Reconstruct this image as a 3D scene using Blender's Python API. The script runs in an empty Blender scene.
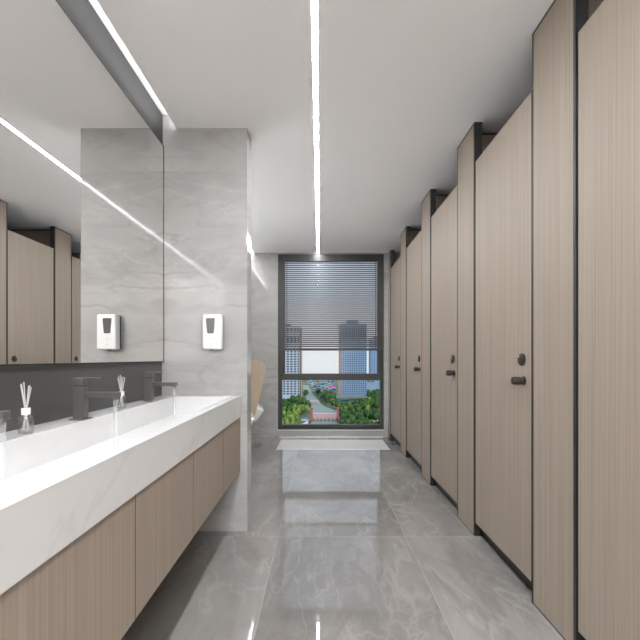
import bpy, bmesh, math, random
from mathutils import Vector, Matrix, noise
random.seed(7)
S = bpy.context.scene
C = S.collection
F, CX, HY, CH = 385.0, 319.5, 358.0, 1.118      # focal length (px), principal column, horizon row, eye height
H = 2.6                                          # ceiling
XR = 0.9725                                      # front plane of the cubicles
XM = -1.003                                      # mirror face
YE = 5.426                                       # end wall
YR, YR2, XRET = 2.483, 2.626, -0.466             # return wall
XL = -1.03                                       # left wall

# ------------------------------------------------------------------ helpers
def box(bm, x0, x1, y0, y1, z0, z1, bev=0.0, seg=2):
    r = bmesh.ops.create_cube(bm, size=1.0)
    vs = r['verts']
    for v in vs:
        v.co = Vector(((x0+x1)/2+v.co.x*(x1-x0), (y0+y1)/2+v.co.y*(y1-y0), (z0+z1)/2+v.co.z*(z1-z0)))
    if bev > 0:
        es = list({e for v in vs for e in v.link_edges})
        bmesh.ops.bevel(bm, geom=es, offset=bev, segments=seg, affect='EDGES', profile=0.5)
    return vs

def tube(bm, p0, p1, r0, r1=None, n=16):
    p0, p1 = Vector(p0), Vector(p1)
    r1 = r0 if r1 is None else r1
    d = (p1-p0)
    q = d.to_track_quat('Z', 'Y')
    a, b = [], []
    for i in range(n):
        t = 2*math.pi*i/n
        o = Vector((math.cos(t), math.sin(t), 0))
        a.append(bm.verts.new(p0+q@(o*r0))); b.append(bm.verts.new(p1+q@(o*r1)))
    for i in range(n):
        j = (i+1) % n
        bm.faces.new((a[i], a[j], b[j], b[i]))
    bm.faces.new(a[::-1]); bm.faces.new(b)

def lathe(bm, prof, c=(0, 0, 0), n=28, axis='Z'):
    rings = []
    for r, z in prof:
        ring = []
        for i in range(n):
            t = 2*math.pi*i/n
            if axis == 'Z':
                co = Vector((math.cos(t)*r, math.sin(t)*r, z))
            else:                                        # axis -X (sticks out towards the aisle)
                co = Vector((-z, math.cos(t)*r, math.sin(t)*r))
            ring.append(bm.verts.new(co+Vector(c)))
        rings.append(ring)
    for a, b in zip(rings, rings[1:]):
        for i in range(n):
            j = (i+1) % n
            bm.faces.new((a[i], a[j], b[j], b[i]))
    bm.faces.new(rings[0][::-1]); bm.faces.new(rings[-1])

def prism(bm, pts, f0, f1):
    """pts: 2D outline; f0/f1 turn a 2D point into the two end points"""
    a = [bm.verts.new(f0(p)) for p in pts]; b = [bm.verts.new(f1(p)) for p in pts]
    n = len(pts)
    for i in range(n):
        j = (i+1) % n
        bm.faces.new((a[i], a[j], b[j], b[i]))
    bm.faces.new(a[::-1]); bm.faces.new(b)

def obj(name, bm, mat, parent=None, smooth=False, origin=None):
    o_ = Vector(origin) if origin is not None else (Vector(parent['_o']) if parent is not None else Vector((0, 0, 0)))
    # origin: world position of the object origin
    bmesh.ops.recalc_face_normals(bm, faces=bm.faces)
    for v in bm.verts: v.co -= o_
    me = bpy.data.meshes.new(name); bm.to_mesh(me); bm.free()
    me.materials.append(mat)
    if smooth:
        for p in me.polygons: p.use_smooth = True
        me.set_sharp_from_angle(angle=math.radians(40))
    o = bpy.data.objects.new(name, me); C.objects.link(o)
    if parent is not None:
        o.parent = parent
        po = Vector(parent['_o'])
        o.location = o_-po
    else:
        o.location = o_
    o['_o'] = tuple(o_)
    return o

def thing(name, label, cat, loc, group=None):
    o = bpy.data.objects.new(name, None); C.objects.link(o)
    o.empty_display_size = 0.05
    o.location = loc; o['_o'] = tuple(loc)
    o['label'] = label; o['category'] = cat
    if group: o['group'] = group
    return o

def tag(o, label, cat, group=None):
    o['label'] = label; o['category'] = cat
    if group: o['group'] = group
    return o

def struct(o, label=None):
    o['kind'] = 'structure'
    if label: o['label'] = label
    return o

def dup(root, loc, label=None, group=None):
    r = root.copy(); C.objects.link(r); r.location = loc; r['_o'] = tuple(loc)
    if label: r['label'] = label
    if group: r['group'] = group
    for ch in list(root.children):
        c = ch.copy(); C.objects.link(c); c.parent = r
        for g in ch.children:
            d = g.copy(); C.objects.link(d); d.parent = c
    return r

def nb(): return bmesh.new()

# ------------------------------------------------------------------ materials
class NT:
    def __init__(s, name):
        s.m = bpy.data.materials.new(name); s.m.use_nodes = True
        s.t = s.m.node_tree; s.t.nodes.clear()
        s.out = s.n('ShaderNodeOutputMaterial')
    def n(s, k, **kw):
        x = s.t.nodes.new(k)
        for a, b in kw.items(): setattr(x, a, b)
        return x
    def l(s, a, b): s.t.links.new(a, b)
    def setin(s, sock, v):
        if isinstance(v, bpy.types.NodeSocket): s.l(v, sock)
        else: sock.default_value = v
    def math(s, op, a, b=0.0, c=None):
        x = s.n('ShaderNodeMath', operation=op)
        s.setin(x.inputs[0], a); s.setin(x.inputs[1], b)
        if c is not None: s.setin(x.inputs[2], c)
        return x.outputs[0]
    def mix(s, f, a, b):
        x = s.n('ShaderNodeMix', data_type='RGBA')
        s.setin(x.inputs[0], f); s.setin(x.inputs[6], a); s.setin(x.inputs[7], b)
        return x.outputs[2]
    def ramp(s, f, stops):
        x = s.n('ShaderNodeValToRGB'); s.l(f, x.inputs[0])
        e = x.color_ramp.elements
        while len(e) < len(stops): e.new(0.5)
        for i, (p, c) in enumerate(stops):
            e[i].position = p; e[i].color = c if len(c) == 4 else (*c, 1)
        return x.outputs[0]
    def mapr(s, v, a, b, c=0.0, d=1.0):
        x = s.n('ShaderNodeMapRange'); s.setin(x.inputs[0], v)
        x.inputs[1].default_value = a; x.inputs[2].default_value = b
        x.inputs[3].default_value = c; x.inputs[4].default_value = d
        return x.outputs[0]
    def bsdf(s, color, rough=0.5, metal=0.0, coat=0.0, spec=0.5, ior=1.5, bump=None, coat_rough=0.03):
        b = s.n('ShaderNodeBsdfPrincipled')
        s.setin(b.inputs['Base Color'], color); s.setin(b.inputs['Roughness'], rough)
        b.inputs['Metallic'].default_value = metal; b.inputs['IOR'].default_value = ior
        b.inputs['Specular IOR Level'].default_value = spec
        b.inputs['Coat Weight'].default_value = coat; b.inputs['Coat Roughness'].default_value = coat_rough
        if bump is not None: s.l(bump, b.inputs['Normal'])
        s.l(b.outputs[0], s.out.inputs[0])
        return b

def c3(r, g, b): return (r, g, b, 1.0)
def srgb(r, g, b):
    f = lambda v: (v/255/12.92) if v/255 <= 0.04045 else ((v/255+0.055)/1.055)**2.4
    return (f(r), f(g), f(b), 1.0)

def plain(name, col, rough=0.5, metal=0.0, coat=0.0, var=0.06, scale=8.0, spec=0.5):
    m = NT(name)
    tc = m.n('ShaderNodeTexCoord')
    ns = m.n('ShaderNodeTexNoise'); ns.inputs['Scale'].default_value = scale; ns.inputs['Detail'].default_value = 3
    m.l(tc.outputs['Object'], ns.inputs['Vector'])
    dark = tuple(c*(1-var) for c in col[:3])+(1,)
    lite = tuple(min(1, c*(1+var)) for c in col[:3])+(1,)
    m.bsdf(m.mix(ns.outputs[0], dark, lite), rough, metal, coat, spec)
    return m.m

def emit(name, col, strength):
    m = NT(name); e = m.n('ShaderNodeEmission')
    e.inputs[0].default_value = col; e.inputs[1].default_value = strength
    m.l(e.outputs[0], m.out.inputs[0]); return m.m

def marble(name, lo, hi, vein, rough=0.08, scale=1.0, rot=(0, 0, 0), joints=(), vein_amt=0.6, joint_col=None, stretch=(1, 1, 1), darkvein=None, spec=0.5, ior=1.5):
    """joints: list of (axis, offset, period, half width)"""
    m = NT(name)
    g = m.n('ShaderNodeNewGeometry')
    sep = m.n('ShaderNodeSeparateXYZ'); m.l(g.outputs['Position'], sep.inputs[0])
    tid = 0.0; jm = None
    for k, (ax, off, per, hw) in enumerate(joints):
        q = m.math('DIVIDE', m.math('SUBTRACT', sep.outputs[ax], off), per)
        fl = m.math('FLOOR', q)
        w = m.math('MULTIPLY', fl, 3.37+2.9*k)
        tid = w if isinstance(tid, float) else m.math('ADD', tid, w)
        fr = m.math('FRACT', q)
        d = m.math('MULTIPLY', m.math('MINIMUM', fr, m.math('SUBTRACT', 1.0, fr)), per)
        j = m.math('LESS_THAN', d, hw)
        jm = j if jm is None else m.math('MAXIMUM', jm, j)
    mp = m.n('ShaderNodeMapping'); m.l(g.outputs['Position'], mp.inputs[0])
    mp.inputs['Rotation'].default_value = rot; mp.inputs['Scale'].default_value = stretch
    def nz(sc, det, dist, wofs, vec=None, rg=0.55):
        x = m.n('ShaderNodeTexNoise', noise_dimensions='4D')
        m.l(vec or mp.outputs[0], x.inputs['Vector'])
        x.inputs['Scale'].default_value = sc*scale; x.inputs['Detail'].default_value = det
        x.inputs['Distortion'].default_value = dist; x.inputs['Roughness'].default_value = rg
        m.setin(x.inputs['W'], wofs if isinstance(tid, float) else m.math('ADD', tid, wofs))
        return x.outputs[0]
    cloud = nz(1.1, 8, 1.2, 0.0, rg=0.62)
    fine = nz(14, 6, 0.4, 4.2)
    base = m.mix(m.mapr(cloud, 0.33, 0.66), lo, hi)
    base = m.mix(m.math('MULTIPLY', m.mapr(fine, 0.35, 0.7), 0.22), base, hi)
    def ridge(sc, dist, w, wd, det=6):
        r = m.math('ABSOLUTE', m.math('SUBTRACT', nz(sc, det, dist, w), 0.5))
        return m.mapr(r, 0.0, wd, 1.0, 0.0)
    v1 = ridge(0.8, 1.6, 1.3, 0.014)
    v2 = ridge(2.1, 1.1, 2.7, 0.012)
    mask = m.mapr(nz(0.9, 3, 0.3, 9.1), 0.42, 0.62)
    vv = m.math('MULTIPLY', m.math('MAXIMUM', v1, m.math('MULTIPLY', m.math('MULTIPLY', v2, mask), 0.7)), vein_amt)
    col = m.mix(vv, base, vein)
    if darkvein:
        v3 = ridge(0.7, 2.0, 6.3, 0.03, 4)
        col = m.mix(m.math('MULTIPLY', m.math('MULTIPLY', v3, mask), 0.6), col, darkvein)
    if jm is not None:
        col = m.mix(jm, col, joint_col)
    m.bsdf(col, rough, spec=spec, ior=ior)
    return m.m

def wood(name, lo, hi, rough=0.6):
    m = NT(name)
    g = m.n('ShaderNodeNewGeometry')
    def st(sxy, sz, det, w):
        mp = m.n('ShaderNodeMapping'); m.l(g.outputs['Position'], mp.inputs[0])
        mp.inputs['Scale'].default_value = (sxy, sxy, sz); mp.inputs['Location'].default_value = (w, w*2, w)
        x = m.n('ShaderNodeTexNoise'); m.l(mp.outputs[0], x.inputs['Vector'])
        x.inputs['Scale'].default_value = 1.0; x.inputs['Detail'].default_value = det
        return x.outputs[0]
    a = m.mapr(st(230, 1.2, 2, 1), 0.32, 0.68)
    b = m.mapr(st(90, 0.6, 2, 5), 0.3, 0.7)
    c = m.mapr(st(480, 3.0, 1, 3), 0.3, 0.7)
    f = m.math('ADD', m.math('MULTIPLY', a, 0.5), m.math('ADD', m.math('MULTIPLY', b, 0.3), m.math('MULTIPLY', c, 0.2)))
    bp = m.n('ShaderNodeBump'); bp.inputs['Strength'].default_value = 0.08; bp.inputs['Distance'].default_value = 0.002
    m.l(f, bp.inputs['Height'])
    m.bsdf(m.mix(f, lo, hi), rough, bump=bp.outputs[0])
    return m.m

M = {}
M['ceiling'] = plain('ceiling_paint', c3(0.90, 0.895, 0.89), 0.9, var=0.01, scale=2, spec=0.1)
M['wall_marble'] = marble('grey_wall_marble', c3(0.31, 0.304, 0.297), c3(0.42, 0.413, 0.405), c3(0.54, 0.532, 0.52), 0.06, 0.9,
                          rot=(0.5, 0.45, 0.3), joints=[(2, -0.02, 0.78, 0.0016)], joint_col=c3(0.36, 0.35, 0.34), vein_amt=0.2, darkvein=c3(0.26, 0.255, 0.25),
                          stretch=(0.8, 0.8, 2.2))
M['floor_marble'] = marble('grey_floor_marble', c3(0.155, 0.146, 0.138), c3(0.28, 0.268, 0.255), c3(0.42, 0.41, 0.39), 0.015, 1.0,
                           rot=(0, 0, 0.7), joints=[(0, -0.262, 0.8, 0.0014), (1, 2.415, 1.35, 0.0018)], joint_col=c3(0.34, 0.33, 0.315),
                           vein_amt=0.25, stretch=(1.5, 0.75, 1), darkvein=c3(0.17, 0.155, 0.14), ior=2.0)
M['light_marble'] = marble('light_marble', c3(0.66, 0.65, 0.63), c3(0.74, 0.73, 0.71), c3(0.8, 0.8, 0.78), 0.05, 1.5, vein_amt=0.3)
M['counter'] = marble('white_counter_marble', c3(0.63, 0.628, 0.624), c3(0.69, 0.688, 0.685), c3(0.5, 0.49, 0.48), 0.10, 0.8,
                      rot=(0.3, 0.2, 0.9), vein_amt=0.28, stretch=(2.0, 0.8, 1))
M['basin'] = marble('white_basin_marble', c3(0.73, 0.73, 0.73), c3(0.79, 0.79, 0.79), c3(0.68, 0.68, 0.68), 0.08, 1.0, rot=(0.3, 0.2, 0.9), vein_amt=0.22)
M['wood'] = wood('striped_oak_laminate', c3(0.242, 0.195, 0.157), c3(0.352, 0.290, 0.240))
M['wood_tan'] = wood('tan_laminate', c3(0.42, 0.32, 0.235), c3(0.50, 0.39, 0.29))
M['black_alu'] = plain('dark_aluminium', c3(0.018, 0.018, 0.018), 0.5, 0.0)
M['frame_alu'] = plain('window_aluminium', c3(0.030, 0.029, 0.027), 0.5, 0.0)
M['slat'] = plain('blind_slat', c3(0.07, 0.072, 0.08), 0.5, 0.0)
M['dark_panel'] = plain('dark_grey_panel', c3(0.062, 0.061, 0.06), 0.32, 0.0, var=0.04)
M['cove_panel'] = plain('matt_dark_grey_panel', c3(0.045, 0.044, 0.043), 0.55, 0.0, var=0.04, spec=0.3)
M['gunmetal'] = plain('brushed_gunmetal', c3(0.19, 0.186, 0.183), 0.3, 0.75, var=0.05, scale=60)
M['bronze'] = plain('dark_bronze', c3(0.06, 0.05, 0.046), 0.32, 0.6)
M['white_plastic'] = plain('white_plastic', c3(0.82, 0.82, 0.81), 0.25, var=0.01)
M['ceramic'] = plain('white_ceramic', c3(0.85, 0.85, 0.84), 0.08, var=0.01)
M['smoke_plastic'] = plain('smoked_plastic', c3(0.09, 0.09, 0.085), 0.2)
M['grey_mark'] = plain('grey_print', c3(0.4, 0.4, 0.4), 0.5)
M['red_mark'] = plain('red_indicator', c3(0.75, 0.22, 0.22), 0.4)
M['cabinet_core'] = plain('brown_cabinet_core', c3(0.10, 0.075, 0.055), 0.6)
M['reed'] = plain('pale_reed', c3(0.58, 0.57, 0.56), 0.6)
M['sealant'] = plain('shadow_gap_black', c3(0.02, 0.02, 0.02), 0.6)

m = NT('mirror_silver'); m.bsdf(c3(0.93, 0.93, 0.925), 0.0, 1.0); M['mirror'] = m.m

def thin_glass(name, tint=(0.96, 0.98, 0.98, 1), base=0.03, edge=0.5):
    m = NT(name); tr = m.n('ShaderNodeBsdfTransparent'); gl = m.n('ShaderNodeBsdfGlossy'); lw = m.n('ShaderNodeLayerWeight')
    mx = m.n('ShaderNodeMixShader'); lw.inputs[0].default_value = 0.5
    tr.inputs[0].default_value = tint; gl.inputs['Roughness'].default_value = 0.0
    f = m.math('MULTIPLY_ADD', m.math('POWER', lw.outputs[1], 4.0), edge, base)
    m.l(f, mx.inputs[0]); m.l(tr.outputs[0], mx.inputs[1]); m.l(gl.outputs[0], mx.inputs[2]); m.l(mx.outputs[0], m.out.inputs[0])
    return m.m
M['glass'] = thin_glass('window_glass', base=0.012)
M['bottle_glass'] = thin_glass('bottle_glass', (0.97, 0.97, 0.97, 1), 0.22, 0.75)
def water(name):
    m = NT(name); tr = m.n('ShaderNodeBsdfTransparent'); b = m.n('ShaderNodeBsdfPrincipled'); mx = m.n('ShaderNodeMixShader')
    tr.inputs[0].default_value = (0.97, 0.98, 0.98, 1); b.inputs['Base Color'].default_value = (0.85, 0.86, 0.87, 1); b.inputs['Roughness'].default_value = 0.05
    lw = m.n('ShaderNodeLayerWeight'); lw.inputs[0].default_value = 0.35
    m.l(m.mapr(lw.outputs[1], 0, 1, 0.14, 0.5), mx.inputs[0]); m.l(tr.outputs[0], mx.inputs[1]); m.l(b.outputs[0], mx.inputs[2]); m.l(mx.outputs[0], m.out.inputs[0])
    return m.m
M['water'] = water('running_water')

EMIT = 128.0
M['led'] = emit('led_diffuser', c3(0.965, 0.982, 1.0), EMIT)
M['added_wash'] = emit('added_wash_emitter', c3(0.96, 0.98, 1.0), 900.0)  # emission of the added fill behind the camera
M['added_uplight'] = emit('added_uplight_emitter', c3(0.94, 0.97, 1.0), 42.0)  # emission of the added fill on the hidden ledge
M['led_cove'] = emit('led_cove_tape', c3(0.985, 0.99, 1.0), 6.5)
M['led_cove_far'] = emit('led_cove_tape_far', c3(0.98, 0.99, 1.0), 40.0)

# ------------------------------------------------------------------ room shell
YB = -2.6; XW = 2.35; T = 0.15
WX0, WX1, WZ0, WZ1 = -0.585, 0.909, 0.11, 2.583
b = nb(); box(b, XL-T, XW+T, YB-T, YE+0.35, -0.15, 0.0); struct(obj('floor', b, M['floor_marble']))
b = nb()
box(b, -0.922, XW+T, YB-T, YE+T, H, H+0.085)
box(b, XL-T, XW+T, YB-T, YE+T, H+0.085, H+0.30)
struct(obj('ceiling', b, M['ceiling']))
b = nb(); box(b, XL-T, XL, YB-T, YE+T, 0.0, H+0.085); struct(obj('wall_left', b, M['wall_marble']))
b = nb(); box(b, XW, XW+T, YB-T, YE+T, 0.0, H); struct(obj('wall_right', b, M['wall_marble']))
b = nb(); box(b, XL, XW, YB-T, YB, 0.0, H); box(b, XL, -0.922, YB-T, YB, H, H+0.085); struct(obj('wall_back', b, M['ceiling']))
b = nb()
box(b, XL, WX0, YE, YE+0.2, 0.0, H); box(b, WX1, XW, YE, YE+0.2, 0.0, H)
box(b, WX0, WX1, YE, YE+0.2, 0.0, WZ0); box(b, WX0, WX1, YE, YE+0.2, WZ1, H)
box(b, XL, -0.922, YE, YE+0.2, H, H+0.085)
struct(obj('wall_front', b, M['wall_marble']))
b = nb(); box(b, XL, XRET, YR, YR2, 0.0, H); box(b, XL, -0.922, YR, YR2, H, H+0.085)
struct(obj('wall_middle', b, M['wall_marble']))
b = nb(); box(b, XL, -0.466, -1.40, -1.255, 0.0, H); struct(obj('wall_light_block', b, M['wall_marble']))  # unseen stub wall added to block wash light under the vanity
b = nb(); box(b, XL+0.0005, XL+0.012, -1.2549, YR-0.0005, 0.0, 0.394); struct(obj('trim_4', b, M['dark_panel']))  # dark panel added to deepen the shade under the vanity
# pale strip on the floor in front of the window, white sill and skirting line
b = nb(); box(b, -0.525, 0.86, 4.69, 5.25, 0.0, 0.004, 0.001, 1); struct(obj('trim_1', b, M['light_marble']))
b = nb(); box(b, WX0-0.01, WX1+0.01, YE-0.012, YE+0.16, WZ0-0.014, WZ0, 0.002, 1); struct(obj('trim_2', b, M['light_marble']))
b = nb(); box(b, -0.56, 0.89, YE-0.03, YE, 0.0, 0.016, 0.002, 1); struct(obj('trim_3', b, M['light_marble']))

# window
w = bpy.data.objects.new('window_1', None); C.objects.link(w); w.location = (0.16, YE+0.06, WZ0); w['_o'] = tuple(w.location); struct(w)
fy0, fy1 = YE+0.055, YE+0.125
k = 0.987
def wz(py): return CH-(py-HY)/70.1
def wx(px): return (px-CX)/70.1
b = nb()
box(b, WX0, wx(282.0), fy0, fy1, WZ0, WZ1, 0.003, 1); box(b, wx(380.3), WX1, fy0, fy1, WZ0, WZ1, 0.003, 1)
box(b, wx(282.0), wx(380.3), fy0, fy1, WZ0, wz(424.6), 0.003, 1); box(b, wx(282.0), wx(380.3), fy0, fy1, WZ1-0.05, WZ1, 0.003, 1)
obj('window_frame', b, M['frame_alu'], w)
b = nb(); box(b, wx(282), wx(380.3), fy0-0.01, fy1, wz(380), wz(373.6), 0.004, 1); obj('transom', b, M['frame_alu'], w)
b = nb()
box(b, wx(282), wx(284.9), fy0+0.01, fy1-0.01, wz(373.6), WZ1-0.05, 0.003, 1); box(b, wx(377.4), wx(380.3), fy0+0.01, fy1-0.01, wz(373.6), WZ1-0.05, 0.003, 1)
box(b, wx(284.9), wx(377.4), fy0+0.01, fy1-0.01, WZ1-0.09, WZ1-0.05, 0.003, 1)
obj('sash', b, M['frame_alu'], w)
b = nb(); box(b, wx(284.5), wx(377.8), fy0+0.03, fy0+0.034, wz(374), WZ1-0.07); obj('glass_pane', b, M['glass'], w)
b = nb(); box(b, wx(281.5), wx(380.8), fy0+0.03, fy0+0.034, wz(425), wz(379.5)); obj('glass_pane', b, M['glass'], w)

# venetian blind
bl = thing('window_blind', 'dark grey venetian blind half lowered over the upper window', 'blind', (0.16, YE+0.025, 1.24))
by0, by1 = YE+0.004, YE+0.05
bz = lambda py: CH-(py-HY)/70.6
bx = lambda px: (px-CX)/70.6
b = nb(); box(b, WX0+0.002, WX1-0.002, by0, by1, bz(261.5), WZ1-0.001, 0.004, 1); obj('headrail', b, M['frame_alu'], bl)
b = nb(); box(b, bx(279), bx(383.2), by0, by1, bz(350.6), bz(348.2), 0.003, 1); obj('bottom_rail', b, M['frame_alu'], bl)
for x0, x1 in ((WX0+0.002, bx(284.4)), (bx(377.6), WX1-0.002)):
    b = nb(); box(b, x0, x1, by0, by1, bz(348.2), bz(261.5), 0.003, 1); obj('side_channel', b, M['frame_alu'], bl)
zt, zb, ns = bz(262.5), bz(347.5), 42
slat0 = None
tilt = math.radians(50)
for i in range(ns):
    z = zb+(zt-zb)*(i+0.5)/ns
    if slat0 is None:
        b = nb()
        pts = []
        for q in range(5):
            u = -0.5+q/4; pts.append((u*0.028, 0.0016*(1-4*u*u)))
        prof = [(y, t+0.0005) for y, t in pts]+[(y, t-0.0005) for y, t in pts[::-1]]
        ct, st_ = math.cos(tilt), math.sin(tilt)
        yc = (by0+by1)/2
        prof = [(yc+y*ct-t*st_, z+y*st_+t*ct) for y, t in prof]
        prism(b, prof, lambda p: Vector((bx(284.4), p[0], p[1])), lambda p: Vector((bx(377.6), p[0], p[1])))
        slat0 = obj('slat', b, M['slat'], bl, origin=(0.16, yc, z)); z0 = z
    else:
        s2 = slat0.copy(); C.objects.link(s2); s2.parent = bl; s2.location = slat0.location+Vector((0, 0, z-z0))
for px in (287.0, 375.4):
    b = nb(); box(b, bx(px)-0.004, bx(px)+0.004, by0+0.004, by0+0.006, zb-0.01, zt+0.01); obj('ladder_tape', b, M['frame_alu'], bl)

# ------------------------------------------------------------------ ceiling lights and added fill lights
ll = thing('linear_ceiling_light', 'long thin white light line recessed down the middle of the ceiling', 'light', (-0.0205, 1.45, H))
b = nb(); box(b, -0.034, -0.007, YB+0.2, YE-0.03, H-0.002, H+0.004); obj('diffuser', b, M['led'], ll)
b = nb(); box(b, -0.037, -0.034, YB+0.2, YE-0.03, H-0.0025, H+0.004); box(b, -0.007, -0.004, YB+0.2, YE-0.03, H-0.0025, H+0.004); obj('housing', b, M['ceiling'], ll)
wl = thing('added_wash_light', 'added fill light bounced off the white wall behind the camera', 'light', (0.7, YB+0.16, H))  # unseen fill added to brighten the room off the back wall
b = nb(); box(b, -0.85, XR, YB+0.13, YB+0.19, H-0.004, H+0.004); obj('diffuser', b, M['added_wash'], wl)
b = nb(); box(b, -0.86, XR, YB+0.12, YB+0.13, H-0.006, H+0.004); box(b, -0.86, XR, YB+0.19, YB+0.20, H-0.006, H+0.004); obj('housing', b, M['ceiling'], wl)
wu = thing('added_ledge_fill', 'unseen stone ledge with an added fill uplight behind the marble wall', 'light', (XL+0.06, 3.7, 1.22))  # hidden ledge and uplight added to brighten the far ceiling
b = nb(); box(b, XL+0.0005, XL+0.11, 2.75, 4.55, 1.22, 1.26, 0.002, 1); obj('ledge', b, M['light_marble'], wu)
b = nb(); box(b, XL+0.02, XL+0.05, 2.8, 4.5, 1.2605, 1.266); obj('light_tape', b, M['added_uplight'], wu)
cv = thing('cove_light', 'white light strip in the ceiling slot along the mirror wall', 'light', (-0.93, 0, H+0.06))
for y0, y1 in ((YB+0.05, YR-0.005), (YR2+0.005, YE-0.01)):
    b = nb(); box(b, -0.9285, -0.922, y0, y1, H+0.02, H+0.06); obj('light_tape', b, M['led_cove' if y0 < YR else 'led_cove_far'], cv)

# ------------------------------------------------------------------ mirror, backsplash, cove panel
mr = thing('wall_mirror', 'large wall mirror with thin black edge above the washbasin counter', 'mirror', (XM, 0.4, 1.094))
b = nb(); box(b, XM-0.006, XM, -1.2, YR-0.009, 1.098, 2.478); obj('mirror_glass', b, M['mirror'], mr)
b = nb()
box(b, XM-0.010, XM+0.001, YR-0.009, YR-0.001, 1.092, 2.484); box(b, XM-0.010, XM+0.001, -1.208, -1.2, 1.092, 2.484)
box(b, XM-0.010, XM+0.001, -1.2, YR-0.009, 1.092, 1.098); box(b, XM-0.010, XM+0.001, -1.2, YR-0.009, 2.478, 2.484)
obj('mirror_frame', b, M['black_alu'], mr)
b = nb(); box(b, XL, XM-0.010, -1.2, YR-0.001, 1.10, 2.475); obj('backing', b, M['black_alu'], mr)
b = nb(); box(b, XL, XM-0.008, YB, YR-0.001, 2.4845, H+0.084); tag(obj('cove_panel', b, M['cove_panel']), 'dark grey strip panel between the mirror top and the ceiling slot', 'panel')
b = nb(); box(b, XL+0.0005, XM-0.014, -1.25, YR-0.001, 0.8779, 1.0915); tag(obj('backsplash', b, M['dark_panel']), 'dark grey backsplash panel between the counter and the mirror', 'backsplash')

# ------------------------------------------------------------------ vanity counter
ZT, XF, ZA, ZBAS = 0.8775, -0.505, 0.743, 0.768
YC0 = -1.2; XRM = -0.556
ct = thing('washbasin_counter', 'long white marble counter with one trough basin under the mirror', 'counter', (-0.76, 0.6, ZA))
b = nb()
box(b, XL+0.001, -0.905, YC0, YR-0.001, ZT-0.022, ZT)
box(b, -0.905, XRM, YR-0.08, YR-0.001, ZT-0.022, ZT); box(b, -0.905, XRM, YC0, -0.9, ZT-0.022, ZT)
box(b, XRM, XF-0.002, YC0, YR-0.001, ZT-0.022, ZT)
obj('countertop', b, M['basin'], ct)
b = nb(); box(b, XF-0.002, XF, YC0, YR-0.001, ZA, ZT, 0.0, 1); obj('apron', b, M['counter'], ct)
b = nb(); e_ = 0.002
zt_ = ZT-0.0222
box(b, -0.917, -0.905-e_, -0.912, YR-0.068, ZBAS-0.012, zt_); box(b, XRM+e_, XRM+0.014, -0.912, YR-0.068, ZBAS-0.012, zt_)
box(b, -0.905-e_, XRM+e_, YR-0.08+e_, YR-0.068, ZBAS-0.012, zt_); box(b, -0.905-e_, XRM+e_, -0.912, -0.9-e_, ZBAS-0.012, zt_)
box(b, -0.905-e_, XRM+e_, -0.9-e_, YR-0.08+e_, ZBAS-0.012, ZBAS)
obj('basin', b, M['basin'], ct)

seams = [YR-0.003, 2.042, 1.551, 1.064, 0.59, 0.107, -0.376]
names = ['wood striped vanity cabinet at the far end under the counter', 'wood striped vanity cabinet, middle one under the counter',
         'wood striped vanity cabinet nearest the camera under the counter']
for i in range(3):
    ya, ym, yb_ = seams[2*i], seams[2*i+1], seams[2*i+2]
    cb = thing('vanity_cabinet', names[i], 'cabinet', (-0.77, (ya+yb_)/2, 0.395), 'vanity cabinets under the counter')
    b = nb(); box(b, XL+0.001, -0.529, yb_+0.0005, ya-0.0005, 0.396, ZA-0.001); obj('cabinet_body', b, M['cabinet_core'], cb)
    for y0, y1 in ((ym, ya), (yb_, ym)):
        b = nb(); box(b, -0.529, -0.5095, y0+0.006, y1-0.001, 0.395, ZA-0.003); dr = obj('door', b, M['wood'], cb)
        b = nb(); box(b, -0.529, -0.5100, y0+0.001, y0+0.006, 0.395, ZA-0.003); obj('edge_band', b, M['cabinet_core'], dr)  # dark strip puts the seam's shade into the door edge colour

# ------------------------------------------------------------------ faucets
def faucet(y, label):
    x = -0.937; L = (x, y, ZT)
    f = thing('faucet', label, 'faucet', L, 'square faucets along the trough basin')
    b = nb(); box(b, x-0.029, x+0.031, y-0.029, y+0.029, ZT, ZT+0.005, 0.0015, 1); obj('base_plate', b, M['gunmetal'], f)
    b = nb(); box(b, x-0.020, x+0.020, y-0.019, y+0.019, ZT+0.005, ZT+0.130, 0.0012, 1); obj('faucet_body', b, M['gunmetal'], f)
    b = nb(); box(b, x-0.018, x+0.018, y-0.017, y+0.017, ZT+0.130, ZT+0.133); obj('shadow_joint', b, M['sealant'], f)
    b = nb(); box(b, x-0.020, x+0.020, y-0.019, y+0.019, ZT+0.133, ZT+0.160, 0.0012, 1)
    obj('cartridge_head', b, M['gunmetal'], f)
    b = nb(); box(b, x-0.018, x+0.072, y-0.013, y+0.013, ZT+0.160, ZT+0.164, 0.001, 1)
    obj('lever', b, M['gunmetal'], f)
    b = nb(); box(b, x+0.0185, x+0.152, y-0.0135, y+0.0135, ZT+0.086, ZT+0.107, 0.0015, 1); obj('spout', b, M['gunmetal'], f)
    b = nb(); tube(b, (x+0.138, y, ZT+0.079), (x+0.138, y, ZT+0.0855), 0.009); obj('aerator', b, M['gunmetal'], f)
    return f
def stream(y, label):
    x = -0.937+0.138; b = nb()
    prof = []; z0, z1 = ZBAS+0.001, ZT+0.078
    for i in range(15):
        t = i/14; z = z0+(z1-z0)*t
        r = 0.0062+0.0026*t+0.0007*math.sin(t*21)
        if i == 0: r = 0.010
        prof.append((r, z))
    lathe(b, prof, (x, y, 0), 14)
    o = obj('water_stream', b, M['water'], None, True, origin=(x, y, ZBAS)); tag(o, label, 'water', 'water running from the faucets')
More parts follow.
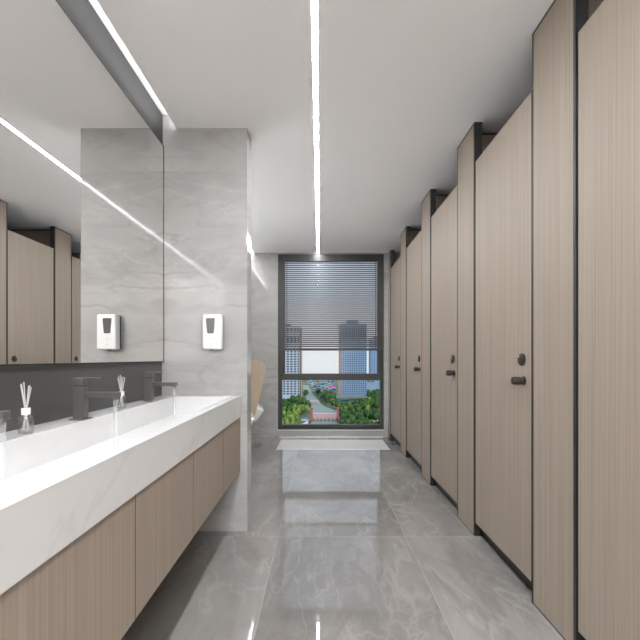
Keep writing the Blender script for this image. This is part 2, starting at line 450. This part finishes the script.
for y, a, bb in ((2.119, 'square gunmetal faucet farthest from the camera beside the marble wall', 'water running from the farthest faucet into the basin'),
                 (1.511, 'square gunmetal faucet in the middle, between the two reed diffusers', 'water running from the middle faucet into the basin'),
                 (0.968, 'square gunmetal faucet cut by left frame edge, only its spout tip showing', 'water running from the faucet at the left frame edge')):
    faucet(y, a); stream(y, bb)

# ------------------------------------------------------------------ reed diffusers
def diffuser(x, y, label, seed):
    rnd = random.Random(seed)
    d = thing('reed_diffuser', label, 'diffuser', (x, y, ZT), 'reed diffusers on the back ledge')
    b = nb(); lathe(b, [(0.014, ZT+0.0005), (0.0195, ZT+0.002), (0.0215, ZT+0.008), (0.0215, ZT+0.046), (0.019, ZT+0.055), (0.012, ZT+0.061), (0.011, ZT+0.066)], (x, y, 0), 28)
    obj('glass_bottle', b, M['bottle_glass'], d, True)
    b = nb(); lathe(b, [(0.012, ZT+0.003), (0.019, ZT+0.005), (0.019, ZT+0.028), (0.0005, ZT+0.0281)], (x, y, 0), 24)
    obj('fragrance_oil', b, M['bottle_glass'], d, True)
    b = nb(); lathe(b, [(0.0120, ZT+0.061), (0.0128, ZT+0.063), (0.0128, ZT+0.080), (0.0120, ZT+0.082), (0.008, ZT+0.0822)], (x, y, 0), 24)
    obj('cap', b, M['white_plastic'], d, True)
    for i in range(6):
        a = 2*math.pi*i/6+rnd.uniform(-0.3, 0.3); sp = rnd.uniform(0.009, 0.019)
        p0 = Vector((x-math.cos(a)*0.010, y-math.sin(a)*0.010, ZT+0.012))
        p1 = Vector((x+math.cos(a)*sp, y+math.sin(a)*sp, ZT+rnd.uniform(0.145, 0.168)))
        b = nb(); tube(b, p0, p1, 0.0016, n=8); obj('reed', b, M['reed'], d)
diffuser(-0.932, 1.222, 'glass reed diffuser with white cap and pale reeds nearest the camera', 3)
diffuser(-0.944, 1.835, 'glass reed diffuser with pale reeds standing behind the middle faucet spout', 8)

# ------------------------------------------------------------------ soap dispenser on the return wall
dx0, dx1, dz0, dz1 = -0.733, -0.612, 1.172, 1.394
sd = thing('soap_dispenser', 'white automatic soap dispenser on the marble wall beside the mirror', 'dispenser', ((dx0+dx1)/2, YR, dz0))
b = nb(); box(b, dx0+0.004, dx1-0.002, YR-0.022, YR-0.0002, dz0+0.002, dz1-0.002, 0.008, 3); obj('back_plate', b, M['smoke_plastic'], sd, True)
b = nb(); box(b, dx0, dx1, YR-0.080, YR-0.020, dz0, dz1, 0.011, 4); obj('dispenser_body', b, M['white_plastic'], sd, True)
xc = (dx0+dx1)/2-0.008
b = nb()
zz1, zz0 = dz1-0.027, dz1-0.122
pts = [(-0.028, zz1-0.004), (-0.024, zz1), (0.024, zz1), (0.028, zz1-0.004), (0.021, zz0+0.005), (0.016, zz0), (-0.016, zz0), (-0.021, zz0+0.005)]
prism(b, pts, lambda p: Vector((xc+p[0], YR-0.0815, p[1])), lambda p: Vector((xc+p[0], YR-0.079, p[1]))); obj('level_window', b, M['smoke_plastic'], sd)
b = nb(); box(b, xc-0.006, xc+0.006, YR-0.0806, YR-0.0795, dz0+0.064, dz0+0.067); obj('logo_mark', b, M['grey_mark'], sd)
b = nb(); tube(b, (xc, YR-0.081, dz0+0.030), (xc, YR-0.0795, dz0+0.030), 0.003, n=12); obj('status_light', b, M['grey_mark'], sd)
b = nb(); tube(b, (xc, YR-0.055, dz0-0.006), (xc, YR-0.055, dz0+0.001), 0.010, 0.014, n=16); obj('nozzle', b, M['smoke_plastic'], sd)

# ------------------------------------------------------------------ toilet cubicles
PITCH, P0, PW, TR = 0.955, 1.461, 0.300, 0.014
DZ0, DZ1 = 0.086, 2.347
ordn = ['nearest the camera, cut by the right frame edge', 'second from the camera', 'third from the camera', 'fourth from the camera', 'farthest, next to the window wall']
def pilaster(y0, y1, label):
    p = thing('cubicle_pilaster', label, 'pilaster', (XR+0.024, (y0+y1)/2, 0), 'cubicle pilasters')
    b = nb(); box(b, XR, XR+0.004, y0+TR, y1-TR*0.8, 0.004, H-0.012); obj('laminate_face', b, M['wood'], p)
    b = nb()
    box(b, XR-0.0005, XR+0.048, y0, y0+TR, 0.0, H-0.001); box(b, XR-0.0005, XR+0.048, y1-TR*0.8, y1, 0.0, H-0.001)
    box(b, XR-0.0005, XR+0.048, y0+TR, y1-TR*0.8, H-0.012, H-0.001); box(b, XR-0.0005, XR+0.048, y0+TR, y1-TR*0.8, 0.0, 0.006)
    obj('edge_frame', b, M['black_alu'], p)
    b = nb(); box(b, XR+0.004, XR+0.046, y0+TR, y1-TR*0.8, 0.006, H-0.012); obj('core', b, M['black_alu'], p)
def door(y0, y1, label):
    d = thing('cubicle_door', label, 'door', (XR+0.012, (y0+y1)/2, DZ0), 'cubicle doors')
    g = 0.008
    b = nb(); box(b, XR+0.003, XR+0.021, y0+g+0.003, y1-g-0.002, DZ0+0.002, DZ1-0.002); obj('door_panel', b, M['wood'], d)
    b = nb()
    box(b, XR+0.0025, XR+0.0215, y0+g, y0+g+0.003, DZ0, DZ1); box(b, XR+0.0025, XR+0.0215, y1-g-0.002, y1-g, DZ0, DZ1)
    box(b, XR+0.0025, XR+0.0215, y0+g+0.003, y1-g-0.002, DZ0, DZ0+0.002); box(b, XR+0.0025, XR+0.0215, y0+g+0.003, y1-g-0.002, DZ1-0.002, DZ1)
    obj('edge_band', b, M['black_alu'], d)
    yk = y0+0.088
    b = nb(); lathe(b, [(0.029, 0.0), (0.030, 0.004), (0.030, 0.009), (0.027, 0.012), (0.020, 0.0135)], (XR+0.003, yk, 1.111), 28, 'X'); o = obj('indicator_lock', b, M['bronze'], d, True)
    b = nb(); lathe(b, [(0.0055, 0.0), (0.0055, 0.0155), (0.004, 0.016)], (XR+0.003, yk+0.010, 1.125), 12, 'X'); obj('red_indicator', b, M['red_mark'], o)
    yk -= 0.012
    b = nb(); lathe(b, [(0.012, 0.0), (0.012, 0.012), (0.018, 0.016), (0.0195, 0.022), (0.0195, 0.05), (0.0175, 0.056), (0.012, 0.058)], (XR+0.003, yk, 1.010), 24, 'X'); o = obj('door_knob', b, M['bronze'], d, True)
    b = nb(); lathe(b, [(0.021, 0.0), (0.021, 0.004), (0.019, 0.005)], (XR+0.003, yk, 1.010), 24, 'X'); obj('rosette', b, M['bronze'], o, True)
ends = []
for i in range(-1, 5):
    y0 = P0+PITCH*i; y1 = min(y0+PW, YE-0.001)
    ends.append((y0, y1))
pl_lab = {1-1: 'wide wood striped pilaster nearest the camera, between the first two doors', 1: 'wood striped pilaster second from the camera between doors',
          2: 'wood striped pilaster third from the camera between doors', 3: 'wood striped pilaster fourth from the camera between doors',
          4: 'narrow wood striped pilaster farthest away against the window wall', -1: 'wood striped pilaster beside the camera, out of frame'}
for i in range(0, 5):
    y0, y1 = ends[i+1]
    pilaster(y0, y1, pl_lab[i])
pilaster(ends[0][0], ends[0][1], pl_lab[-1])
for i in range(-1, 5):
    dy0 = P0+PITCH*(i-1)+PW; dy1 = P0+PITCH*i
    door(dy0, dy1, 'wood striped cubicle door '+(ordn[i] if i >= 0 else ['last row behind the camera', 'two places behind the camera', 'just beside the camera'][i+3]))
    b = nb(); box(b, XR+0.0475, XR+0.060, dy0-0.0, dy1+0.0, 0.0, 0.15)
    s_ = obj('trim_%d' % (i+7), b, M['black_alu']); struct(s_)
for i in range(-1, 5):
    yc = P0+PITCH*i+PW/2+(-0.02)
    if i == 4: continue
    pr = thing('cubicle_partition', 'wood striped partition wall inside the cubicles behind pilaster '+(['one','two','three','four'][i]+' from the camera' if i >= 0 else ['far behind the camera','behind the camera','beside the camera'][i+3]), 'partition', (1.6, yc, 0), 'cubicle partitions')
    b = nb(); box(b, XR+0.049, XW-0.001, yc-0.009, yc+0.009, 0.0, H-0.012); obj('partition_panel', b, M['wood'], pr)
    b = nb(); box(b, XR+0.049, XW-0.001, yc-0.0095, yc+0.0095, H-0.012, H-0.001); obj('top_rail', b, M['black_alu'], pr)
# front closing wall behind the camera between cubicles and back wall
b = nb(); box(b, XR, XR+0.048, YB, P0-PITCH*2+PW, 0.0, H-0.001); struct(obj('trim_20', b, M['wood']))

# ------------------------------------------------------------------ urinals and screen
def urinal(y, label):
    u = thing('urinal', label, 'urinal', (XL, y, 0.26), 'urinals behind the marble wall')
    b = nb()
    # (z, depth from wall, half width)
    prof = [(0.255, 0.08, 0.06), (0.28, 0.15, 0.10), (0.33, 0.235, 0.14), (0.40, 0.315, 0.165), (0.46, 0.36, 0.17), (0.497, 0.377, 0.168),
            (0.56, 0.345, 0.165), (0.615, 0.312, 0.162), (0.66, 0.26, 0.158), (0.74, 0.21, 0.155), (0.86, 0.19, 0.15), (0.95, 0.175, 0.14), (0.975, 0.15, 0.12)]
    rings = []
    n = 20
    for z, d, hw in prof:
        ring = []
        for i in range(n+1):
            t = math.pi*i/n
            cx_ = abs(math.sin(t))**0.7*d; cy = math.copysign(abs(math.cos(t))**0.7, math.cos(t))*hw
            ring.append(b.verts.new((XL+cx_, y-cy, z)))
        rings.append(ring)
    for r1, r2 in zip(rings, rings[1:]):
        for i in range(n): b.faces.new((r1[i], r1[i+1], r2[i+1], r2[i]))
        b.faces.new((r1[n], r1[0], r2[0], r2[n]))
    b.faces.new(rings[0][::-1]); b.faces.new(rings[-1])
    shell = obj('bowl', b, M['ceramic'], u, True)
    cb = nb(); bmesh.ops.create_uvsphere(cb, u_segments=32, v_segments=20, radius=1.0)
    for v in cb.verts: v.co = Vector((XL+0.235+v.co.x*0.155, y+v.co.y*0.13, 0.63+v.co.z*0.23))
    me = bpy.data.meshes.new('cut'); cb.to_mesh(me); cb.free()
    co = bpy.data.objects.new('cut', me); C.objects.link(co)
    md = shell.modifiers.new('b', 'BOOLEAN'); md.object = co; md.operation = 'DIFFERENCE'; md.solver = 'EXACT'
    bpy.context.view_layer.update()
    dg = bpy.context.evaluated_depsgraph_get()
    nm = bpy.data.meshes.new_from_object(shell.evaluated_get(dg))
    shell.modifiers.clear(); shell.data = nm
    bpy.data.objects.remove(co)
    b = nb(); tube(b, (XL+0.10, y, 0.974), (XL+0.10, y, 1.04), 0.012); tube(b, (XL, y, 1.03), (XL+0.11, y, 1.03), 0.014)
    obj('flush_pipe', b, M['gunmetal'], u, True)
urinal(4.53, 'white ceramic urinal behind the tan screen, far one')
urinal(3.90, 'white ceramic urinal in front of the tan screen, mostly hidden by wall')
b = nb()
pts = [(XL+0.0, 1.096), (-0.68, 1.096)]
for i in range(1, 9):
    a = math.pi/2*(1-i/8); pts.append((-0.68+0.082*math.cos(a), 1.006+0.09*math.sin(a)))
pts += [(-0.600, 0.94), (-0.612, 0.86), (-0.665, 0.65), (-0.714, 0.46), (-0.76, 0.34), (-0.82, 0.28), (-0.92, 0.25), (XL, 0.24)]
prism(b, pts, lambda p: Vector((p[0], 4.20, p[1])), lambda p: Vector((p[0], 4.22, p[1])))
bmesh.ops.bevel(b, geom=[e for e in b.edges if e.calc_length() > 0.0 and abs(e.verts[0].co.y-e.verts[1].co.y) < 1e-5], offset=0.002, segments=1, affect='EDGES')
us = thing('urinal_screen', 'tan wooden divider screen with rounded top between the urinals', 'screen', (XL, 4.21, 0.24))
obj('screen_panel', b, M['wood_tan'], us)
for zb_ in (0.40, 0.90):
    b = nb(); box(b, XL, XL+0.03, 4.193, 4.227, zb_, zb_+0.06, 0.002, 1); obj('bracket', b, M['gunmetal'], us)

# ------------------------------------------------------------------ the city outside
G = 60.0
def gp(px, py, z=-G):
    Y = F*(CH-z)/(py-HY); return Vector(((px-CX)/F*Y, Y, z))
def poly(name, pts, mat, z, th=0.3):
    b = nb(); P = [gp(*p) for p in pts]
    prism(b, P, lambda p: Vector((p.x, p.y, z)), lambda p: Vector((p.x, p.y, z-th))); return obj(name, b, mat, origin=P[0])
M['ground'] = plain('city_ground', c3(0.07, 0.11, 0.05), 0.95, var=0.6, scale=0.02)
M['river'] = plain('river_water', c3(0.17, 0.25, 0.24), 0.5, var=0.15, scale=0.03)
M['paving'] = plain('pale_paving', c3(0.55, 0.53, 0.52), 0.9, var=0.3, scale=0.05)
M['city_white'] = plain('white_render', c3(0.40, 0.47, 0.58), 0.8, scale=0.2)
M['city_blue'] = plain('blue_glass_facade', c3(0.07, 0.17, 0.34), 0.4, scale=0.05, var=0.15)
M['city_blue_light'] = plain('pale_blue_facade', c3(0.22, 0.33, 0.50), 0.6, scale=0.05, var=0.15)
M['city_window'] = plain('dark_blue_windows', c3(0.035, 0.06, 0.11), 0.25, var=0.5, scale=0.2)
M['city_window_blue'] = plain('mid_blue_windows', c3(0.03, 0.07, 0.16), 0.25, var=0.4, scale=0.2)
M['city_beige'] = plain('beige_render', c3(0.42, 0.30, 0.25), 0.8, scale=0.2)
M['city_teal'] = plain('teal_wall', c3(0.16, 0.42, 0.48), 0.7, scale=0.2)
M['city_roof'] = plain('grey_green_roof', c3(0.12, 0.16, 0.16), 0.9, var=0.4, scale=0.05)
M['city_pink'] = plain('pink_stone', c3(0.48, 0.28, 0.29), 0.8, scale=0.3)
M['city_red'] = plain('dark_red_paint', c3(0.33, 0.07, 0.09), 0.6, scale=0.3)
M['city_magenta'] = plain('magenta_board', c3(0.72, 0.03, 0.25), 0.6, scale=0.3)
M['trunk'] = plain('tree_bark', c3(0.10, 0.07, 0.05), 0.9)
def leafm(name, a, c):
    m = NT(name); g = m.n('ShaderNodeNewGeometry')
    ns = m.n('ShaderNodeTexNoise'); ns.inputs['Scale'].default_value = 0.35; ns.inputs['Detail'].default_value = 4
    m.l(g.outputs['Position'], ns.inputs['Vector'])
    m.bsdf(m.mix(m.mapr(ns.outputs[0], 0.35, 0.65), a, c), 0.9, spec=0.1); return m.m
M['leaf_dark'] = leafm('dark_foliage', c3(0.008, 0.03, 0.018), c3(0.06, 0.13, 0.03))
M['leaf_light'] = leafm('light_foliage', c3(0.03, 0.085, 0.02), c3(0.22, 0.30, 0.07))

b = nb(); box(b, -700, 700, 120, 1450, -G-1.0, -G-0.4); struct(obj('floor_outside', b, M['ground']))
r = poly('river', [(302.5, 385), (308, 385), (312, 393), (318, 400), (324, 406), (337, 411), (337, 440), (308, 440), (311, 424), (313, 413), (310, 404), (304, 395)], M['river'], -G)
tag(r, 'pale green river winding between the trees under the bridges', 'river')
r = poly('riverside_road', [(362, 419), (384, 416), (384, 420), (362, 423)], M['paving'], -G+0.05); tag(r, 'pale paved road in the park at lower right of the window', 'road')
r = poly('riverside_path', [(300, 425), (308, 420.5), (308.2, 423), (304, 428)], M['paving'], -G+0.05, 0.04); tag(r, 'pale path on the river bank left of the near bridge', 'path')

def tower(name, px0, px1, py_base, z_top, label, wall, win, cols, floors, depth=25, edge=None, frac=(0.6, 0.5)):
    P = gp(px0, py_base); Q = gp(px1, py_base); Y = P.y; x0, x1 = P.x, Q.x
    t = thing(name, label, 'building', ((x0+x1)/2, Y, -G))
    b = nb(); box(b, x0, x1, Y, Y+depth, -G-0.3, z_top); obj('facade', b, wall, t)
    b = nb(); box(b, x0+(x1-x0)*0.25, x0+(x1-x0)*0.7, Y+5, Y+15, z_top, z_top+4); obj('roof_plant', b, M['city_roof'], t)
    fh = (z_top-2+G-6)/floors; cw = (x1-x0)/cols
    w0 = None
    for i in range(floors):
        z = -G+6+fh*i
        if w0 is None:
            b = nb(); box(b, x0+0.3, x1-0.3, Y-0.3, Y+0.2, z+fh*0.2, z+fh*(0.2+frac[1]))
            w0 = obj('window_band', b, win, t); zz = z
            sd_ = 1 if (x1+x0) < 0 else -1                    # windows on the flank that faces the river
            xs = x1 if sd_ > 0 else x0
            b = nb(); box(b, xs-0.3, xs+0.3, Y+1.5, Y+depth-1.5, z+fh*0.2, z+fh*(0.2+frac[1]))
            w1 = obj('flank_window_band', b, win, t)
        else:
            for w_ in (w0, w1):
                c = w_.copy(); C.objects.link(c); c.parent = t; c.location = w_.location+Vector((0, 0, z-zz))
    for j in range(cols+1):
        xm = x0+cw*j; hw = cw*(1-frac[0])/2
        b = nb(); box(b, max(x0, xm-hw), min(x1, xm+hw), Y-0.7, Y+0.1, -G, z_top); obj('mullion', b, wall, t)
    if edge:
        for (a, bb_) in edge:
            ea, eb = gp(a, py_base).x, gp(bb_, py_base).x
            b = nb(); box(b, ea, eb, Y-1.2, Y, -G-0.3, z_top-1)
            e_ = obj('corner_column', b, M['city_beige'], t)
            b = nb()
            box(b, ea+(eb-ea)*0.35, ea+(eb-ea)*0.65, Y-1.4, Y-1.2, -G+6, z_top-3)
            obj('stairwell_window', b, M['city_window'], e_)
    return t
tower('apartment_tower', 268, 300.5, 399, 47.5, 'tall white tower with dark blue window grid at left of the window', M['city_white'], M['city_window'], 9, 27, edge=[(299.3, 302.2)], frac=(0.62, 0.55))
tower('office_tower', 340.5, 366.6, 400, 51.5, 'tall blue office tower with a fine window grid right of centre', M['city_blue_light'], M['city_window_blue'], 12, 38, edge=[(338.6, 341.2)], frac=(0.6, 0.5))
tower('glass_tower', 370.5, 386, 391, 38, 'pale blue tower at the right edge of the window', M['city_blue_light'], M['city_blue'], 6, 30, frac=(0.5, 0.5))
tower('office_block', 366, 379, 393, -42, 'lower pale blue office block in front of the right edge tower', M['city_blue_light'], M['city_white'], 6, 9, frac=(0.6, 0.4))
# podium of the office tower
t = thing('podium_building', 'low teal building with flat planted roof at foot of office tower', 'building', (60, 500, -G))
P, Q = gp(336.5, 404.5), gp(366.5, 404.5)
b = nb(); box(b, P.x+3, Q.x, P.y, P.y+30, -G-0.3, -G+7.5); obj('podium_wall', b, M['city_teal'], t)
b = nb(); box(b, P.x, Q.x+2, P.y-2, P.y+32, -G+7.5, -G+9.5); obj('podium_roof', b, M['city_roof'], t)
b = nb()
box(b, P.x+5, Q.x-2, P.y-0.2, P.y+0.1, -G+1.5, -G+6)
obj('podium_windows', b, M['city_window_blue'], t)

def in_river(px, py):
    pts = [(302.5, 385), (308, 385), (312, 393), (318, 400), (324, 406), (337, 411), (337, 440), (308, 440), (311, 424), (313, 413), (310, 404), (304, 395)]
    c = False; j = len(pts)-1
    for i in range(len(pts)):
        (xi, yi), (xj, yj) = pts[i], pts[j]
        if (yi > py) != (yj > py) and px < (xj-xi)*(py-yi)/(yj-yi)+xi: c = not c
        j = i
    return c
# low-rise houses in the distance
rl = random.Random(21)
wallm = [M['city_white'], M['city_blue_light'], M['city_beige'], M['city_white'], M['city_blue'], M['city_teal']]
wname = ['white', 'pale blue', 'beige', 'white', 'blue', 'teal']
spots = []
for row, (py, n) in enumerate(((383.0, 12), (385.5, 11), (388, 10), (391, 9), (394.5, 8), (398, 6))):
    for i in range(n):
        px = 304+(336-304)*(i+0.5)/n+rl.uniform(-0.8, 0.8)
        if in_river(px, py) or in_river(px-1.8, py) or in_river(px+1.8, py) : continue
        spots.append((px, py+rl.uniform(-0.8, 0.8), row))
side = ['far edge of the city', 'line nearest the horizon', 'second line from the horizon', 'middle of the distant rooftops', 'near the river bend', 'just behind the trees by the river']
for k_, (px, py, row) in enumerate(spots):
    P = gp(px, py); wpx = rl.uniform(2.0, 3.4)*(1+row*0.06); hpx = rl.uniform(1.2, 3.2)*(1+row*0.1); s_ = F/P.y
    i = rl.randrange(6); w_, h_ = wpx/s_, hpx/s_
    t = thing('low_rise_building', '%s low-rise building %s, outside' % (wname[i], side[row]), 'building', (P.x, P.y, -G), '%s low-rise buildings, %s' % (wname[i], side[row]))
    b = nb(); box(b, P.x-w_/2, P.x+w_/2, P.y, P.y+w_*0.7, -G-0.4, -G+h_); obj('facade', b, wallm[i], t)
    b = nb(); box(b, P.x-w_/2-0.4, P.x+w_/2+0.4, P.y-0.4, P.y+w_*0.7+0.4, -G+h_, -G+h_+0.8); obj('roof', b, M['city_roof'] if rl.random() < 0.5 else M['city_white'], t)
    nf = max(1, int(h_/4.5))
    for a in range(nf):
        z = -G+(a+0.3)*h_/nf
        b = nb(); box(b, P.x-w_*0.42, P.x+w_*0.42, P.y-0.15, P.y+0.1, z, z+h_/nf*0.4); obj('window_band', b, M['city_window_blue'], t)
t = thing('billboard', 'magenta billboard standing on posts above the distant rooftops', 'billboard', tuple(gp(333, 391)))
P = gp(333, 391); s_ = F/P.y
b = nb(); box(b, P.x-2.8/s_, P.x+2.6/s_, P.y-1, P.y, -G+2.2/s_, -G+5.0/s_); obj('sign_board', b, M['city_magenta'], t)
b = nb(); box(b, P.x-2/s_, P.x-1.6/s_, P.y-0.8, P.y-0.2, -G-0.4, -G+2.3/s_); box(b, P.x+1.4/s_, P.x+1.8/s_, P.y-0.8, P.y-0.2, -G-0.4, -G+2.3/s_); obj('post', b, M['city_roof'], t)

# bridges
def bridge(px0, px1, py, hpx, narch, label, pylons):
    P, Q = gp(px0, py), gp(px1, py); Y = P.y; s_ = F/Y; h = hpx/s_; L = Q.x-P.x
    t = thing('arch_bridge' if pylons else 'road_bridge', label, 'bridge', ((P.x+Q.x)/2, Y, -G))
    b = nb(); box(b, P.x, Q.x, Y, Y+9, -G+h*0.62, -G+h); obj('deck', b, M['city_pink'], t)
    b = nb(); box(b, P.x, Q.x, Y-0.3, Y+0.1, -G+h, -G+h+0.9); obj('railing', b, M['city_white'], t)
    aw = L/narch
    for i in range(narch+1):
        x = P.x+aw*i; b = nb(); box(b, x-aw*0.12, x+aw*0.12, Y, Y+9, -G-0.4, -G+h*0.64); obj('pier', b, M['city_pink'], t)
    for i in range(narch):
        b = nb()
        xm = P.x+aw*(i+0.5); out = []
        for q in range(9):
            a = math.pi*q/8; out.append((xm-math.cos(a)*aw*0.4, -G+h*0.15+math.sin(a)*h*0.42))
        out += [(xm+aw*0.5, -G+h*0.63), (xm-aw*0.5, -G+h*0.63)]
        prism(b, out[::-1], lambda p: Vector((p[0], Y+0.2, p[1])), lambda p: Vector((p[0], Y+8.8, p[1])))
        obj('arch', b, M['city_pink'], t)
    if pylons:
        for x in (P.x, Q.x):
            b = nb(); box(b, x-0.9, x+0.9, Y-1.5, Y+1.5, -G-0.4, -G+13/s_); box(b, x-1.3, x+1.3, Y-2, Y+2, -G+13/s_, -G+14/s_)
            obj('pylon', b, M['city_red'], t)
            b = nb(); box(b, x-0.9, x+0.9, Y+8, Y+11, -G-0.4, -G+12/s_); obj('pylon', b, M['city_red'], t)
bridge(311.8, 338, 421.5, 7.5, 7, 'pink arched bridge with dark red pylons over the near river', True)
bridge(302.5, 319, 404.5, 3.6, 5, 'small pink bridge farther up the river', False)
bt = thing('river_boat', 'small white boat moored by the near river bank', 'boat', tuple(gp(306.5, 421)))
P = gp(306.5, 421)
b = nb(); prism(b, [(-5, 0), (-4, -0.2), (4, -0.2), (6, 1.4), (-5, 1.4)], lambda p: Vector((P.x+p[0], P.y, -G+0.3+p[1])), lambda p: Vector((P.x+p[0], P.y+3, -G+0.3+p[1]))); obj('hull', b, M['city_white'], bt)
b = nb(); box(b, P.x-3, P.x+2, P.y+0.4, P.y+2.6, -G+1.7, -G+3.2); obj('cabin', b, M['city_blue'], bt)

# trees
def crown(seed, r, mat, h):
    rnd = random.Random(seed); b = nb()
    for i in range(9):
        a = rnd.uniform(0, 6.28); d = rnd.uniform(0, 0.55)*r if i else 0
        rr = r*rnd.uniform(0.42, 0.62) if i else r*0.8
        res = bmesh.ops.create_icosphere(b, subdivisions=2, radius=rr)
        c = Vector((math.cos(a)*d, math.sin(a)*d, h+rnd.uniform(-0.25, 0.45)*r))
        for v in res['verts']:
            v.co = v.co*(1+0.22*noise.noise(v.co*0.9+Vector((seed, i*3.1, 0)))) + c
    return b
protos = []
for kx, (mat, nm, rad) in enumerate(((M['leaf_dark'], 'dark', 5.2), (M['leaf_light'], 'light', 4.4), (M['leaf_dark'], 'dark', 4.0))):
    t = thing('park_tree', 'tree', 'tree', (0, 0, 0))
    cr = obj('crown', crown(kx*5+2, rad, mat, 8.0), mat, t)
    b = nb(); tube(b, (0, 0, 0), (0, 0, 6.0), 0.5, 0.3, 8); obj('trunk', b, M['trunk'], t)
    protos.append((t, nm))
rt = random.Random(5)
used = set(); nt = 0
def put(px, py, kind, label, sc):
    global nt
    P = gp(px, py)
    src, nm = protos[kind]
    o = src if kind not in used else None
    if o is None:
        o = dup(src, P)
    else:
        used.add(kind); o.location = P
    o['label'] = label; o['group'] = label+' group'
    o.scale = (sc*rt.uniform(0.9, 1.15), sc*rt.uniform(0.9, 1.1), sc*rt.uniform(0.85, 1.15))
    nt += 1
zones = []
for py in (401.5, 404, 406.5, 409.5, 412.5, 416, 420, 424.5, 430):
    px = 279.0+rt.uniform(0, 2)
    while px < 385:
        y_ = py+rt.uniform(-1.3, 1.3); x_ = px+rt.uniform(-1, 1)
        px += 4.3*(py-HY)/55*rt.uniform(0.9, 1.15)
        left = x_ < 325
        if in_river(x_, y_) or in_river(x_-2.5, y_) or in_river(x_+2.5, y_): continue
        if left and py < 405 and x_ < 299: continue
        if 335 < x_ < 367 and 400 < y_ < 407: continue
        if x_ > 361 and 415 < y_ < 423.5: continue
        if left and x_ > 298 and y_ > 418: continue
        if 303 < x_ < 320 and 399 < y_ < 407: continue
        if 308 < x_ < 341 and 417 < y_ < 426: continue
        light = (left and y_ > 412 and rt.random() < 0.75) or (not left and rt.random() < 0.12)
        kind = 1 if light else (0 if rt.random() < 0.6 else 2)
        where = ('left of the river outside' if left else 'right of the river outside')
        put(x_, y_, kind, ('yellow-green' if light else 'dark green')+' round tree in the park '+where, rt.uniform(0.72, 0.95))
for px, py in ((322, 401), (325, 402.5), (328, 401), (331, 403), (334, 401.5), (318, 396), (368, 398), (371, 400), (374, 398.5), (377.5, 400), (381, 399), (306, 398.5), (326, 399), (334, 399.5), (369.5, 403), (375, 404), (380, 404.5)):
    put(px, py, 0 if rt.random() < 0.5 else 2, 'dark green tree in the far row before the distant buildings', rt.uniform(0.9, 1.1))

# ------------------------------------------------------------------ light of the world
wd = bpy.data.worlds.new('World'); S.world = wd; wd.use_nodes = True
nt_ = wd.node_tree; bg = nt_.nodes['Background']
tc = nt_.nodes.new('ShaderNodeTexCoord'); sx = nt_.nodes.new('ShaderNodeSeparateXYZ'); rp = nt_.nodes.new('ShaderNodeValToRGB')
nt_.links.new(tc.outputs['Generated'], sx.inputs[0]); nt_.links.new(sx.outputs[2], rp.inputs[0]); nt_.links.new(rp.outputs[0], bg.inputs[0])
e = rp.color_ramp.elements
e[0].position = 0.0; e[0].color = (0.80, 0.81, 0.85, 1); e[1].position = 0.5; e[1].color = (0.60, 0.68, 0.82, 1)
bg.inputs[1].default_value = 0.88
sl = bpy.data.lights.new('Sun', 'SUN'); sl.energy = 3.2; sl.angle = 0.01; sl.color = (1.0, 0.95, 0.88)
so = bpy.data.objects.new('Sun', sl); C.objects.link(so)
so.rotation_euler = Vector((-0.45, 0.62, -0.65)).to_track_quat('-Z', 'Y').to_euler()

# ------------------------------------------------------------------ camera
cd = bpy.data.cameras.new('Camera'); co = bpy.data.objects.new('Camera', cd); C.objects.link(co)
co.location = (0, 0, CH); co.rotation_euler = (math.pi/2, 0, 0)
cd.sensor_width = 36; cd.lens = F/640*36
cd.shift_x = (320-CX)/640; cd.shift_y = (HY-320)/640
cd.clip_start = 0.02; cd.clip_end = 5000
S.camera = co
S.view_settings.view_transform = 'Standard'; S.view_settings.look = 'None'; S.view_settings.gamma = 1; S.view_settings.exposure = 0.22
for o in S.objects:
    if '_o' in o: del o['_o']
